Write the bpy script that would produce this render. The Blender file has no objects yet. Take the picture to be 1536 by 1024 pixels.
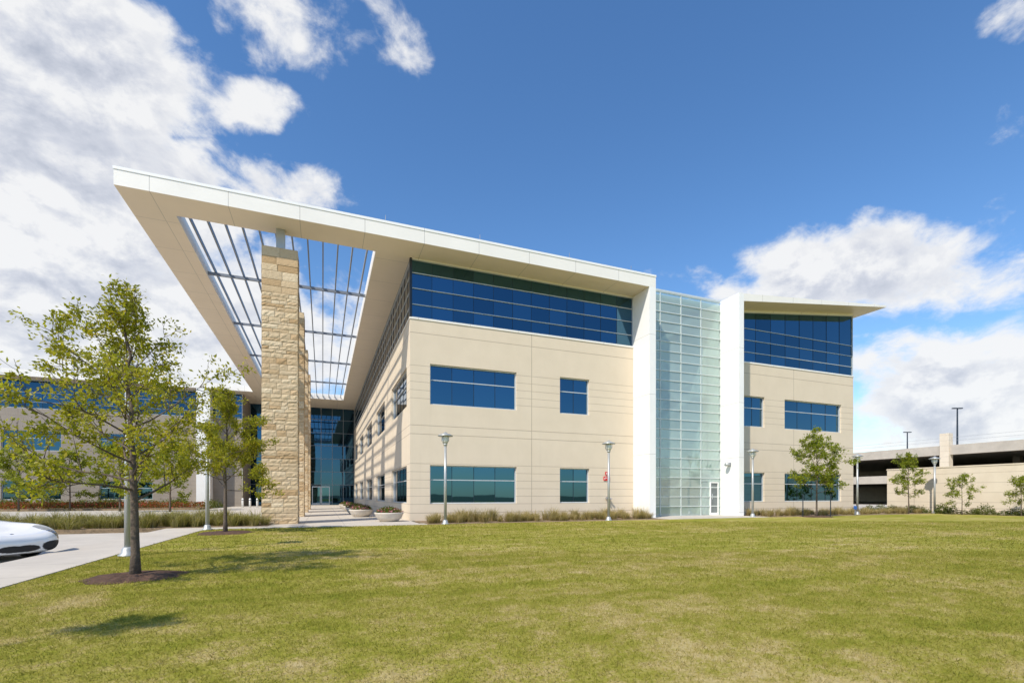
import bpy, bmesh, math, random
import numpy as np
from mathutils import Vector, Matrix
random.seed(7); np.random.seed(7)
scene=bpy.context.scene; col=scene.collection
# ------------------------------------------------------------------ camera frame
f=725.0; Fv=(0.3648,0.9312); Rv=(0.9312,-0.3648); CX,CY,CZ=-3.687,-22.078,1.15
def P(px,d):
    X=(px-768)/f*d
    return (CX+d*Fv[0]+X*Rv[0], CY+d*Fv[1]+X*Rv[1])
def DIR(px,py):
    t=(px-768)/f;u=(743-py)/f
    return Vector((Fv[0]+t*Rv[0],Fv[1]+t*Rv[1],u)).normalized()
cd=bpy.data.cameras.new('camera'); cam=bpy.data.objects.new('camera',cd); col.objects.link(cam)
cam.location=(CX,CY,CZ); cam.rotation_euler=(math.radians(90),0,-math.atan2(Fv[0],Fv[1]))
cd.sensor_width=36; cd.lens=36*f/1536; cd.shift_y=231/1536; cd.clip_end=6000; cd.clip_start=.05
scene.camera=cam
scene.view_settings.view_transform='Standard'; scene.view_settings.look='None'; scene.view_settings.exposure=0
# ------------------------------------------------------------------ node helpers
class NT:
    def __init__(s,nt): s.nt=nt
    def n(s,t,**k):
        x=s.nt.nodes.new(t)
        for a,b in k.items(): setattr(x,a,b)
        return x
    def put(s,sock,v):
        if isinstance(v,bpy.types.NodeSocket): s.nt.links.new(v,sock)
        else: sock.default_value=v
    def m(s,op,a,b=0.0,c=0.0,clamp=False):
        x=s.n('ShaderNodeMath',operation=op); x.use_clamp=clamp
        s.put(x.inputs[0],a); s.put(x.inputs[1],b); s.put(x.inputs[2],c)
        return x.outputs[0]
    def dot(s,a,b):
        x=s.n('ShaderNodeVectorMath',operation='DOT_PRODUCT'); s.put(x.inputs[0],a); s.put(x.inputs[1],b); return x.outputs['Value']
    def vm(s,op,a,b):
        x=s.n('ShaderNodeVectorMath',operation=op); s.put(x.inputs[0],a); s.put(x.inputs[1],b); return x.outputs[0]
    def mix(s,fac,a,b,bt='MIX'):
        x=s.n('ShaderNodeMix',data_type='RGBA',blend_type=bt)
        s.put(x.inputs[0],fac); s.put(x.inputs[6],a); s.put(x.inputs[7],b); return x.outputs[2]
    def noise(s,vec,scale,detail=4,rough=.55,dist=0):
        x=s.n('ShaderNodeTexNoise'); s.put(x.inputs['Vector'],vec); x.inputs['Scale'].default_value=scale
        x.inputs['Detail'].default_value=detail; x.inputs['Roughness'].default_value=rough; x.inputs['Distortion'].default_value=dist
        return x.outputs['Fac']
    def ramp(s,fac,stops):
        x=s.n('ShaderNodeValToRGB'); e=x.color_ramp.elements
        while len(e)<len(stops): e.new(.5)
        for i,(p,c) in enumerate(stops): e[i].position=p; e[i].color=c if len(c)==4 else (*c,1)
        s.put(x.inputs[0],fac); return x.outputs[0]
    def sm(s,v,lo,hi):
        x=s.n('ShaderNodeMapRange',interpolation_type='SMOOTHSTEP'); s.put(x.inputs[0],v)
        x.inputs[1].default_value=lo; x.inputs[2].default_value=hi; return x.outputs[0]
def newmat(name):
    m=bpy.data.materials.new(name); m.use_nodes=True; nt=m.node_tree
    for n in list(nt.nodes): nt.nodes.remove(n)
    N=NT(nt); out=N.n('ShaderNodeOutputMaterial'); return m,N,out
def pmat(name,c,rough=.6,metal=0,var=.12,vs=3.0,bump=0.0,bs=40.0,spec=.5,coat=0):
    m,N,out=newmat(name); b=N.n('ShaderNodeBsdfPrincipled')
    tc=N.n('ShaderNodeTexCoord').outputs['Object']
    n1=N.noise(tc,vs,5,.6)
    lo=tuple(x*(1-var) for x in c); hi=tuple(min(1,x*(1+var)) for x in c)
    N.put(b.inputs['Base Color'],N.ramp(n1,[(.3,lo),(.7,hi)]))
    b.inputs['Roughness'].default_value=rough; b.inputs['Metallic'].default_value=metal
    b.inputs['Specular IOR Level'].default_value=spec; b.inputs['Coat Weight'].default_value=coat
    if bump:
        bp=N.n('ShaderNodeBump'); bp.inputs['Strength'].default_value=bump; bp.inputs['Distance'].default_value=.02
        N.put(bp.inputs['Height'],N.noise(tc,bs,4,.6)); N.put(b.inputs['Normal'],bp.outputs[0])
    N.put(out.inputs[0],b.outputs[0]); return m
def linemask(N,c,period,off,w):
    fr=N.m('FRACT',N.m('DIVIDE',N.m('SUBTRACT',c,off),period))
    return N.m('LESS_THAN',fr,w/period)
def rng(N,c,a,b): return N.m('MULTIPLY',N.m('GREATER_THAN',c,a),N.m('LESS_THAN',c,b))
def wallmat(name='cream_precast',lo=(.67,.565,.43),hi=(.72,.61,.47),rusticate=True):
    m,N,out=newmat(name); b=N.n('ShaderNodeBsdfPrincipled')
    tc=N.n('ShaderNodeTexCoord').outputs['Object']; sp=N.n('ShaderNodeSeparateXYZ'); N.put(sp.inputs[0],tc)
    x,y,z=sp.outputs
    L=linemask(N,x,6.06,6.0,.03)
    L=N.m('MAXIMUM',L,linemask(N,y,8.5,8.05,.03))
    if rusticate:
        rust=N.m('MULTIPLY',linemask(N,z,.372,.0,.022),N.m('MAXIMUM',rng(N,z,5.3,7.3),rng(N,z,.7,2.7)))
    else: rust=linemask(N,z,.62,.1,.022)
    L=N.m('MAXIMUM',L,N.m('MULTIPLY',rust,.9))
    for h in (8.55,4.35,3.95,.34): L=N.m('MAXIMUM',L,rng(N,z,h,h+.028))
    n=N.noise(tc,.9,5,.6); n2=N.noise(tc,60,3,.7)
    colr=N.ramp(n,[(.3,lo),(.7,hi)])
    colr=N.mix(N.m('MULTIPLY',n2,.12),colr,(.45,.37,.27,1))
    st=N.n('ShaderNodeMapping'); st.inputs['Scale'].default_value=(3.5,3.5,.12); N.put(st.inputs[0],tc)
    sn=N.sm(N.noise(st.outputs[0],1.0,4,.6),.55,.8)
    colr=N.mix(N.m('MULTIPLY',sn,.08),colr,(.40,.34,.27,1))
    colr=N.mix(N.m('MULTIPLY',L,.58),colr,(.22,.17,.12,1))
    N.put(b.inputs['Base Color'],colr); b.inputs['Roughness'].default_value=.85
    bp=N.n('ShaderNodeBump'); bp.inputs['Strength'].default_value=.3; bp.inputs['Distance'].default_value=.02
    N.put(bp.inputs['Height'],N.m('SUBTRACT',N.m('MULTIPLY',n2,.2),L)); N.put(b.inputs['Normal'],bp.outputs[0])
    N.put(out.inputs[0],b.outputs[0]); return m
def panelmat(name,c,px=2.45,py=2.45,pz=0,rough=.45):
    m,N,out=newmat(name); b=N.n('ShaderNodeBsdfPrincipled')
    tc=N.n('ShaderNodeTexCoord').outputs['Object']; sp=N.n('ShaderNodeSeparateXYZ'); N.put(sp.inputs[0],tc)
    x,y,z=sp.outputs
    L=N.m('MAXIMUM',linemask(N,x,px,.37,.022),linemask(N,y,py,.61,.022))
    if pz: L=N.m('MAXIMUM',L,linemask(N,z,pz,.2,.02))
    n=N.noise(tc,.8,4,.6)
    colr=N.ramp(n,[(.3,tuple(k*.94 for k in c)),(.7,c)])
    colr=N.mix(N.m('MULTIPLY',L,.6),colr,(.25,.24,.22,1))
    N.put(b.inputs['Base Color'],colr); b.inputs['Roughness'].default_value=rough
    N.put(out.inputs[0],b.outputs[0]); return m
def glassmat(name,c,rough=.015):
    m,N,out=newmat(name); b=N.n('ShaderNodeBsdfPrincipled')
    g=N.n('ShaderNodeNewGeometry').outputs['Random Per Island']
    N.put(b.inputs['Base Color'],N.ramp(g,[(0,tuple(k*.82 for k in c)),(1,tuple(k*1.18 for k in c))]))
    b.inputs['Metallic'].default_value=1; b.inputs['Roughness'].default_value=rough
    tc=N.n('ShaderNodeTexCoord').outputs['Object']
    bp=N.n('ShaderNodeBump'); bp.inputs['Strength'].default_value=.02; bp.inputs['Distance'].default_value=.05
    N.put(bp.inputs['Height'],N.noise(tc,.9,2,.5)); N.put(b.inputs['Normal'],bp.outputs[0])
    N.put(out.inputs[0],b.outputs[0]); return m
def stairglass():
    m,N,out=newmat('fritted_glass')
    tr=N.n('ShaderNodeBsdfTransparent'); tr.inputs[0].default_value=(.80,.93,.88,1)
    df=N.n('ShaderNodeBsdfDiffuse'); df.inputs[0].default_value=(.68,.82,.76,1)
    tl=N.n('ShaderNodeBsdfTranslucent'); tl.inputs[0].default_value=(.70,.84,.78,1)
    gl=N.n('ShaderNodeBsdfGlossy'); gl.inputs[0].default_value=(.9,.97,.97,1); gl.inputs[1].default_value=.02
    def mx(fac,a,b):
        x=N.n('ShaderNodeMixShader'); N.put(x.inputs[0],fac); N.put(x.inputs[1],a.outputs[0]); N.put(x.inputs[2],b.outputs[0]); return x
    g=N.n('ShaderNodeNewGeometry').outputs['Random Per Island']
    d=mx(.2,df,tl); a=mx(N.m('ADD',.36,N.m('MULTIPLY',g,.16)),tr,d); a=mx(.16,a,gl)
    N.put(out.inputs[0],a.outputs[0]); return m
def leafmat(name,stops,trans=.4):
    m,N,out=newmat(name); g=N.n('ShaderNodeNewGeometry').outputs['Random Per Island']
    tc=N.n('ShaderNodeTexCoord').outputs['Object']
    k=N.m('ADD',N.m('MULTIPLY',g,.6),N.m('MULTIPLY',N.noise(tc,2.2,2,.5),.5))
    cc=N.ramp(k,stops)
    df=N.n('ShaderNodeBsdfPrincipled'); N.put(df.inputs['Base Color'],cc); df.inputs['Roughness'].default_value=.5; df.inputs['Specular IOR Level'].default_value=.3
    tl=N.n('ShaderNodeBsdfTranslucent'); N.put(tl.inputs[0],N.mix(.5,cc,(.44,.45,.02,1)))
    x=N.n('ShaderNodeMixShader'); x.inputs[0].default_value=trans; N.put(x.inputs[1],df.outputs[0]); N.put(x.inputs[2],tl.outputs[0])
    N.put(out.inputs[0],x.outputs[0]); return m
DRY=[(*P(900,7.3),2.2,.9),(*P(700,4.6),1.0,.45),(*P(1250,4.9),2.2,.7),(*P(1050,3.7),.9,.4),(*P(120,5.2),1.2,.35),(*P(1300,9.5),3.0,1.2),(*P(560,9.5),2.2,.7)]
def lawncol(N,tc):
    big=N.noise(tc,.28,5,.65,.4); mid=N.noise(tc,2.2,6,.75,.3); fine=N.noise(tc,26,4,.75)
    st=N.n('ShaderNodeMapping'); st.inputs['Scale'].default_value=(.22,1.5,1); st.inputs['Rotation'].default_value=(0,0,math.radians(18)); N.put(st.inputs[0],tc)
    strk=N.noise(st.outputs[0],1.0,5,.7)
    k=N.m('ADD',N.m('ADD',N.m('MULTIPLY',big,.25),N.m('MULTIPLY',mid,.33)),N.m('ADD',N.m('MULTIPLY',fine,.24),N.m('MULTIPLY',strk,.18)))
    for (x,y,ra,rb_) in DRY:
        dv=N.vm('SUBTRACT',tc,(x,y,0)); a=N.dot(dv,(Rv[0]/ra,Rv[1]/ra,0)); b=N.dot(dv,(Fv[0]/rb_,Fv[1]/rb_,0))
        r2=N.m('ADD',N.m('MULTIPLY',a,a),N.m('MULTIPLY',b,b))
        k=N.m('ADD',k,N.m('MULTIPLY',N.m('POWER',2.718,N.m('MULTIPLY',r2,-1.0)),.035))
    return N.ramp(k,[(.40,(.155,.18,.016)),(.465,(.24,.24,.028)),(.515,(.315,.285,.055)),(.555,(.43,.345,.13)),(.62,(.53,.425,.22))])
def lawnmat(blade=False):
    m,N,out=newmat('lawn_blades' if blade else 'lawn_turf')
    tc=N.n('ShaderNodeTexCoord').outputs['Object']; cc=lawncol(N,tc)
    if blade:
        g=N.n('ShaderNodeNewGeometry').outputs['Random Per Island']
        cc=N.mix(N.m('MULTIPLY',g,.42),cc,(.44,.38,.11,1))
        df=N.n('ShaderNodeBsdfDiffuse'); N.put(df.inputs[0],cc); tl=N.n('ShaderNodeBsdfTranslucent'); N.put(tl.inputs[0],cc)
        x=N.n('ShaderNodeMixShader'); x.inputs[0].default_value=.45; N.put(x.inputs[1],df.outputs[0]); N.put(x.inputs[2],tl.outputs[0])
        N.put(out.inputs[0],x.outputs[0])
    else:
        b=N.n('ShaderNodeBsdfPrincipled'); N.put(b.inputs['Base Color'],cc); b.inputs['Roughness'].default_value=.95; b.inputs['Specular IOR Level'].default_value=.1
        bp=N.n('ShaderNodeBump'); bp.inputs['Strength'].default_value=.6; bp.inputs['Distance'].default_value=.03
        N.put(bp.inputs['Height'],N.noise(tc,35,5,.75)); N.put(b.inputs['Normal'],bp.outputs[0])
        N.put(out.inputs[0],b.outputs[0])
    return m
def stonemat():
    m,N,out=newmat('limestone'); b=N.n('ShaderNodeBsdfPrincipled')
    tc=N.n('ShaderNodeTexCoord').outputs['Object']; g=N.n('ShaderNodeNewGeometry').outputs['Random Per Island']
    base=N.ramp(g,[(0,(.44,.29,.145)),(.3,(.62,.48,.30)),(.55,(.53,.40,.245)),(.8,(.68,.55,.37)),(1,(.52,.355,.19))])
    n=N.noise(tc,9,6,.7)
    base=N.mix(N.m('MULTIPLY',N.sm(n,.48,.8),.7),base,(.34,.22,.12,1))
    N.put(b.inputs['Base Color'],base); b.inputs['Roughness'].default_value=.9
    bp=N.n('ShaderNodeBump'); bp.inputs['Strength'].default_value=.6; bp.inputs['Distance'].default_value=.03
    N.put(bp.inputs['Height'],n); N.put(b.inputs['Normal'],bp.outputs[0])
    N.put(out.inputs[0],b.outputs[0]); return m
def concmat(name,c,jx=1.5,jy=1.5):
    m,N,out=newmat(name); b=N.n('ShaderNodeBsdfPrincipled')
    tc=N.n('ShaderNodeTexCoord').outputs['Object']; sp=N.n('ShaderNodeSeparateXYZ'); N.put(sp.inputs[0],tc); x,y,z=sp.outputs
    L=N.m('MAXIMUM',linemask(N,x,jx,.1,.02),linemask(N,y,jy,.2,.02))
    n=N.noise(tc,.9,6,.65); n2=N.noise(tc,45,3,.7)
    cc=N.ramp(n,[(.3,tuple(k*.8 for k in c)),(.7,c)])
    cc=N.mix(N.m('MULTIPLY',n2,.2),cc,(.25,.22,.18,1)); cc=N.mix(N.m('MULTIPLY',L,.5),cc,(.12,.11,.1,1))
    N.put(b.inputs['Base Color'],cc); b.inputs['Roughness'].default_value=.85; N.put(out.inputs[0],b.outputs[0]); return m
M={}
M['wall']=wallmat()
M['wallshade']=wallmat('cream_precast_shade_tone',(.25,.215,.18),(.30,.26,.215))  # cream precast darkened: the far wing's shade is put into its colour
M['white']=panelmat('white_metal_panel',(.86,.82,.75),2.45,2.45)
M['soffit']=panelmat('beige_soffit_panel',(.80,.69,.54),2.45,2.45)
M['fin']=panelmat('white_fin_panel',(.87,.86,.83),50,50,3.1)
M['glass']=glassmat('blue_glass',(.056,.130,.195))
M['glass2']=glassmat('teal_glass',(.048,.125,.190))
M['glass3']=glassmat('entrance_glass',(.030,.075,.125))
M['stairglass']=stairglass()
M['alu']=pmat('silver_mullion',(.52,.55,.57),.4,.2,.05)
M['stairalu']=pmat('stair_mullion',(.62,.66,.64),.4,.2,.05)
M['dark']=pmat('dark_mullion',(.02,.03,.045),.4,.2,.05)
M['steel']=pmat('grey_steel',(.22,.24,.27),.45,.2,.08)
M['lamp']=pmat('lamp_grey',(.42,.43,.42),.4,.4,.06)
M['lampglass']=pmat('lamp_lens',(.75,.74,.68),.2,0,.04)
M['stone']=stonemat()
M['mortar']=pmat('mortar',(.37,.265,.155),.95,0,.1)
M['conc']=concmat('walk_concrete',(.60,.54,.46))
M['road']=concmat('drive_concrete',(.57,.52,.45),4.5,4.5)
M['mulch']=pmat('mulch',(.095,.05,.03),.95,0,.45,14,1.0,60)
M['soil']=pmat('bed_soil',(.24,.17,.10),.95,0,.4,6,1.0,50)
M['lawn']=lawnmat(); M['blade']=lawnmat(True)
M['bark']=pmat('bark',(.115,.085,.062),.9,0,.4,18,1.0,35)
M['planter']=pmat('planter_cast',(.62,.56,.48),.8,0,.08,5,.2,60)
M['car']=pmat('white_car_paint',(.76,.76,.76),.2,0,.02,2,coat=1)
M['black']=pmat('black_rubber_hole_shade',(.012,.012,.013),.7,0,.1)
M['rim']=pmat('alloy',(.55,.55,.56),.25,.9,.05)
M['carglass']=glassmat('car_glass',(.05,.06,.07))
M['headlight']=pmat('headlight_lens',(.13,.14,.15),.05,.2,.8,18,coat=1)
M['orange']=pmat('marker_orange',(.75,.16,.03),.3,0,.05)
M['red']=pmat('sign_red',(.62,.03,.03),.5,0,.05)
M['signwhite']=pmat('sign_white',(.8,.8,.8),.5,0,.03)
M['blue']=pmat('post_blue',(.03,.13,.45),.5,0,.05)
M['gar']=pmat('garage_concrete',(.46,.41,.345),.9,0,.12,.8,.2,30)
M['screen']=wallmat('screen_wall_precast',(.65,.555,.43),(.73,.635,.50),False)
M['brownpanel']=pmat('stair_soffit',(.40,.41,.38),.8,0,.1)
M['inwhite']=pmat('stair_white',(.70,.75,.72),.6,0,.03)
M['leafA']=leafmat('leaves_yellow_green',[(.12,(.13,.155,.010)),(.45,(.28,.285,.016)),(.75,(.41,.37,.026)),(.95,(.58,.41,.04))],.52)
M['leafB']=leafmat('leaves_mid_green',[(.15,(.10,.16,.012)),(.5,(.22,.275,.02)),(.9,(.36,.375,.04))],.52)
M['tuft']=leafmat('ornamental_grass',[(.15,(.18,.16,.05)),(.45,(.37,.28,.12)),(.9,(.56,.44,.23))],.35)
M['tuftgreen']=leafmat('green_bed_grass',[(.15,(.11,.12,.03)),(.5,(.25,.22,.07)),(.9,(.46,.37,.18))],.35)
M['shrub']=leafmat('shrub_leaves',[(.15,(.03,.05,.012)),(.5,(.08,.11,.02)),(.9,(.18,.18,.05))],.3)
M['flower']=leafmat('flowering_plant',[(.15,(.05,.09,.015)),(.66,(.09,.13,.02)),(.69,(.50,.08,.12)),(.8,(.55,.22,.30)),(.95,(.70,.62,.64))],.3)
M['redflower']=leafmat('red_flowers',[(.15,(.05,.06,.012)),(.5,(.14,.10,.03)),(.55,(.26,.035,.02)),(.95,(.38,.06,.04))],.3)
# ------------------------------------------------------------------ mesh helpers
class MB:
    def __init__(s): s.v=[]; s.f=[]; s.cur=0; s.mi=[]
    def _f(s,t): s.f.append(t); s.mi.append(s.cur)
    def poly(s,pts):
        i=len(s.v); s.v+= [tuple(p) for p in pts]; s._f(tuple(range(i,i+len(pts))))
    def hexa(s,p):
        i=len(s.v); s.v+=[tuple(q) for q in p]
        for q in ((3,2,1,0),(4,5,6,7),(0,1,5,4),(1,2,6,5),(2,3,7,6),(3,0,4,7)): s._f(tuple(i+k for k in q))
    def box(s,x0,x1,y0,y1,z0,z1):
        s.hexa([(x0,y0,z0),(x1,y0,z0),(x1,y1,z0),(x0,y1,z0),(x0,y0,z1),(x1,y0,z1),(x1,y1,z1),(x0,y1,z1)])
    def undersides(s,k):
        for i in range(0,len(s.mi),6): s.mi[i]=k
    def fbox(s,T,s0,s1,d0,d1,z0,z1):
        s.hexa([T(a,d,z) for (a,d,z) in ((s0,d0,z0),(s1,d0,z0),(s1,d1,z0),(s0,d1,z0),(s0,d0,z1),(s1,d0,z1),(s1,d1,z1),(s0,d1,z1))])
    def tube(s,pts,rad,n=6,cap=True):
        pts=[Vector(p) for p in pts]; i0=len(s.v); up=Vector((0,0,1))
        for k,p in enumerate(pts):
            d=(pts[min(k+1,len(pts)-1)]-pts[max(k-1,0)]).normalized()
            a=d.cross(up if abs(d.z)<.95 else Vector((1,0,0))).normalized(); b=d.cross(a)
            r=rad[k] if hasattr(rad,'__len__') else rad
            for j in range(n):
                t=2*math.pi*j/n; s.v.append(tuple(p+a*math.cos(t)*r+b*math.sin(t)*r))
        for k in range(len(pts)-1):
            for j in range(n):
                a=i0+k*n+j; b=i0+k*n+(j+1)%n; s._f((a,b,b+n,a+n))
        if cap:
            s._f(tuple(i0+j for j in reversed(range(n)))); e=i0+(len(pts)-1)*n; s._f(tuple(e+j for j in range(n)))
    def lathe(s,prof,c,n=24,cap=True):
        i0=len(s.v)
        for r,z in prof:
            for j in range(n):
                t=2*math.pi*j/n; s.v.append((c[0]+r*math.cos(t),c[1]+r*math.sin(t),c[2]+z))
        for k in range(len(prof)-1):
            for j in range(n):
                a=i0+k*n+j; b=i0+k*n+(j+1)%n; s._f((a,b,b+n,a+n))
        if cap:
            s._f(tuple(i0+j for j in reversed(range(n)))); e=i0+(len(prof)-1)*n; s._f(tuple(e+j for j in range(n)))
    def build(s,name,mat,parent=None,smooth=False,fix=False):
        me=bpy.data.meshes.new(name); me.from_pydata(s.v,[],s.f)
        for mt in (mat if isinstance(mat,(list,tuple)) else [mat]): me.materials.append(mt)
        if len(s.mi)==len(me.polygons): me.polygons.foreach_set('material_index',s.mi)
        if fix:
            b=bmesh.new(); b.from_mesh(me); bmesh.ops.recalc_face_normals(b,faces=b.faces); b.to_mesh(me); b.free()
        if smooth: me.polygons.foreach_set('use_smooth',[True]*len(me.polygons))
        me.update(); o=bpy.data.objects.new(name,me); col.objects.link(o)
        if parent: o.parent=parent
        return o
def npmesh(name,verts,nper,mat,parent=None):
    verts=np.asarray(verts,dtype=np.float32).reshape(-1,3); nv=len(verts); nf=nv//nper
    me=bpy.data.meshes.new(name); me.vertices.add(nv); me.vertices.foreach_set('co',verts.ravel())
    me.loops.add(nv); me.loops.foreach_set('vertex_index',np.arange(nv,dtype=np.int32))
    me.polygons.add(nf); me.polygons.foreach_set('loop_start',np.arange(0,nv,nper,dtype=np.int32))
    me.polygons.foreach_set('loop_total',np.full(nf,nper,dtype=np.int32))
    me.materials.append(mat); me.update(calc_edges=True); me.validate()
    o=bpy.data.objects.new(name,me); col.objects.link(o)
    if parent: o.parent=parent
    return o
def tag(o,label=None,cat=None,group=None,kind=None):
    if label: o['label']=label
    if cat: o['category']=cat
    if group: o['group']=group
    if kind: o['kind']=kind
    return o
def empty(name,loc,rz=0,sc=1):
    o=bpy.data.objects.new(name,None); col.objects.link(o); o.location=loc; o.rotation_euler=(0,0,rz); o.scale=(sc,)*3
    o.empty_display_size=.2; return o
def copy_tree(o,parent=None):
    c=o.copy(); col.objects.link(c)
    if parent: c.parent=parent
    for ch in list(o.children): copy_tree(ch,c)
    return c
# ------------------------------------------------------------------ world: sky with clouds
SUNH=Vector((.82,.57,0)).normalized(); EL=math.radians(47)
ldir=Vector((SUNH.x*math.cos(EL),SUNH.y*math.cos(EL),-math.sin(EL)))
w=bpy.data.worlds.new('World'); scene.world=w; w.use_nodes=True
N=NT(w.node_tree)
for n in list(w.node_tree.nodes): w.node_tree.nodes.remove(n)
wo=N.n('ShaderNodeOutputWorld'); bg=N.n('ShaderNodeBackground'); bg.inputs[1].default_value=.13
sky=N.n('ShaderNodeTexSky',sky_type='NISHITA'); sky.sun_disc=False; sky.sun_elevation=EL
sky.sun_rotation=math.atan2(-SUNH.x,-SUNH.y); sky.air_density=1.0; sky.dust_density=.3; sky.ozone_density=2.5
v=N.n('ShaderNodeTexCoord').outputs['Generated']
hs=N.n('ShaderNodeHueSaturation'); hs.inputs['Saturation'].default_value=1.2; hs.inputs['Value'].default_value=1.5; hs.inputs['Hue'].default_value=.502; N.put(hs.inputs['Color'],sky.outputs[0])
blobs=[ # px,py,rx,ry,strength
 (-20,110,350,220,2.4),(40,320,350,230,2.6),(150,470,350,200,2.0),(330,520,290,150,1.4),(420,290,120,45,.7),
 (480,30,140,90,.62),(375,155,85,36,.55),(590,85,50,30,.3),
 (1290,410,310,95,1.5),(1150,440,190,45,.9),(1450,425,210,75,1.25),(1440,600,290,125,1.7),(1520,550,230,120,1.3),(1340,545,160,75,1.0),
 (1525,200,80,80,.55),(1497,315,55,50,.5),(1515,12,60,40,.36),(1030,420,80,36,.4),
 (-420,300,300,260,.7),(2100,430,500,160,.7),(-300,-400,200,200,.4)]
mm=None
for (px,py,rx,ry,s) in blobs:
    d=DIR(px,py); e1=(DIR(px+2,py)-DIR(px-2,py)); e1=(e1-d*e1.dot(d)).normalized(); e2=d.cross(e1).normalized()
    if e2.z<0: e2=-e2
    q=DIR(px+rx,py); ra=abs(q.dot(e1)/q.dot(d)); q=DIR(px,py-ry); rb=abs(q.dot(e2)/q.dot(d))
    a=N.dot(v,tuple(e1/ra)); b=N.dot(v,tuple(e2/rb)); c=N.dot(v,tuple(d))
    r2=N.m('DIVIDE',N.m('ADD',N.m('MULTIPLY',a,a),N.m('MULTIPLY',b,b)),N.m('MULTIPLY',c,c))
    val=N.m('MAXIMUM',N.m('MULTIPLY',N.m('SUBTRACT',1.0,r2),s),-1.2)
    mm=val if mm is None else N.m('MAXIMUM',mm,val)
mp=N.n('ShaderNodeMapping'); mp.inputs['Scale'].default_value=(1,1,1.45); N.put(mp.inputs[0],v)
nz=N.noise(mp.outputs[0],5.2,12,.58,.25)
nh=N.noise(mp.outputs[0],17,8,.62,.3)
sh=N.vm('ADD',mp.outputs[0],tuple(Vector((-ldir.x*.022,-ldir.y*.022,.04))))
nz2=N.noise(sh,5.2,8,.58,.25); nh2=N.noise(sh,17,5,.6,.3)
den=N.m('ADD',mm,N.m('ADD',N.m('MULTIPLY',N.m('SUBTRACT',nz,.53),4.0),N.m('MULTIPLY',N.m('SUBTRACT',nh,.5),1.7)))
dens=N.sm(den,.0,.9)
relief=N.m('ADD',.66,N.m('ADD',N.m('MULTIPLY',N.m('SUBTRACT',nz,nz2),3.4),N.m('MULTIPLY',N.m('SUBTRACT',nh,nh2),1.1)),clamp=True)
thick=N.sm(den,.3,1.4)
shade=N.m('ADD',N.m('MULTIPLY',relief,thick),N.m('MULTIPLY',N.m('SUBTRACT',1.0,thick),.9))
cc=N.ramp(shade,[(.0,(3.6,3.9,4.6)),(.45,(5.2,5.4,5.95)),(.85,(7.2,7.2,7.2))])
allc=N.mix(N.m('MULTIPLY',dens,.95),hs.outputs[0],cc)
N.put(bg.inputs[0],allc); N.put(wo.inputs[0],bg.outputs[0])
sl=bpy.data.lights.new('sun','SUN'); sl.energy=5.0; sl.angle=math.radians(.9); sl.color=(1,.93,.815)
so=bpy.data.objects.new('sun',sl); col.objects.link(so); so.rotation_euler=ldir.to_track_quat('-Z','Y').to_euler(); so.location=(-20,-30,40)
# ------------------------------------------------------------------ ground
def sheet(name,pts,z,mat,skirt=0):
    mb=MB(); mb.poly([(x,y,z) for x,y in pts])
    if skirt:
        n=len(pts)
        for i in range(n):
            a=pts[i]; b=pts[(i+1)%n]; mb.poly([(a[0],a[1],z-skirt),(b[0],b[1],z-skirt),(b[0],b[1],z),(a[0],a[1],z)])
    return tag(mb.build(name,mat),kind='structure')
def rect(x0,x1,y0,y1): return [(x0,y0),(x1,y0),(x1,y1),(x0,y1)]
sheet('ground',rect(-2500,2500,-2500,2500),-.16,pmat('far_ground',(.16,.15,.06),.95,0,.3,.05))
sheet('lawn',rect(-7.4,140,-60,-3.0),0,M['lawn'],.15)
sheet('road',rect(-90,-8.75,-60,36),-.11,M['road'],.04)
sheet('sidewalk',rect(-8.75,-7.404,-60,-2.0),.012,M['conc'],.13)
sheet('pavement',[(-7.404,-3.0),(.2,-3.0),(.2,-2.2),(0.0,-2.2),(0.0,42),(-12.5,42),(-12.5,1.3),(-5.6,1.3),(-5.6,-2.0),(-7.404,-2.0)],.012,M['conc'],.13)
sheet('planting_bed',[(-15.5,-2.0),(-5.6,-2.0),(-5.6,1.3),(-15.5,1.3)],.03,M['soil'],.15)
sheet('planting_bed',rect(.204,12.0,-3.0,0),.004,M['soil'],.15)
sheet('path',rect(12.004,18.6,-3.0,0),.012,M['conc'],.13)
sheet('planting_bed',rect(18.604,34.7,-3.0,0),.004,M['soil'],.15)
sheet('planting_bed',rect(33.0,34.69,-20,-3.0),.006,M['soil'])
sheet('yard',rect(29.9,64,0,60),-.02,M['road'],.1)
sheet('flower_bed',rect(-32,-14,28.5,34.3),.05,M['soil'],.2)
def disc(name,c,r,z,mat,n=48,seed=0):
    rr=random.Random(seed); mb=MB(); ring=[]
    ph=[rr.uniform(0,6.28) for _ in range(3)]
    for j in range(n):
        t=2*math.pi*j/n; q=r*(1+.10*math.sin(2*t+ph[0])+.06*math.sin(5*t+ph[1])+rr.uniform(-.07,.07)); ring.append((math.cos(t)*q,math.sin(t)*q))
    mb.v.append((c[0],c[1],z+.05))
    for k,(fr,h) in enumerate(((.45,.055),(.8,.03),(1,.0))):
        for (a,b) in ring: mb.v.append((c[0]+a*fr,c[1]+b*fr,z+h+rr.uniform(-.008,.012)*(k<2)))
    for j in range(n): mb._f((0,1+j,1+(j+1)%n))
    for k in range(2):
        for j in range(n):
            a=1+k*n+j; b=1+k*n+(j+1)%n; mb._f((a,a+n,b+n,b))
    return tag(mb.build(name,mat),kind='structure')
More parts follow.
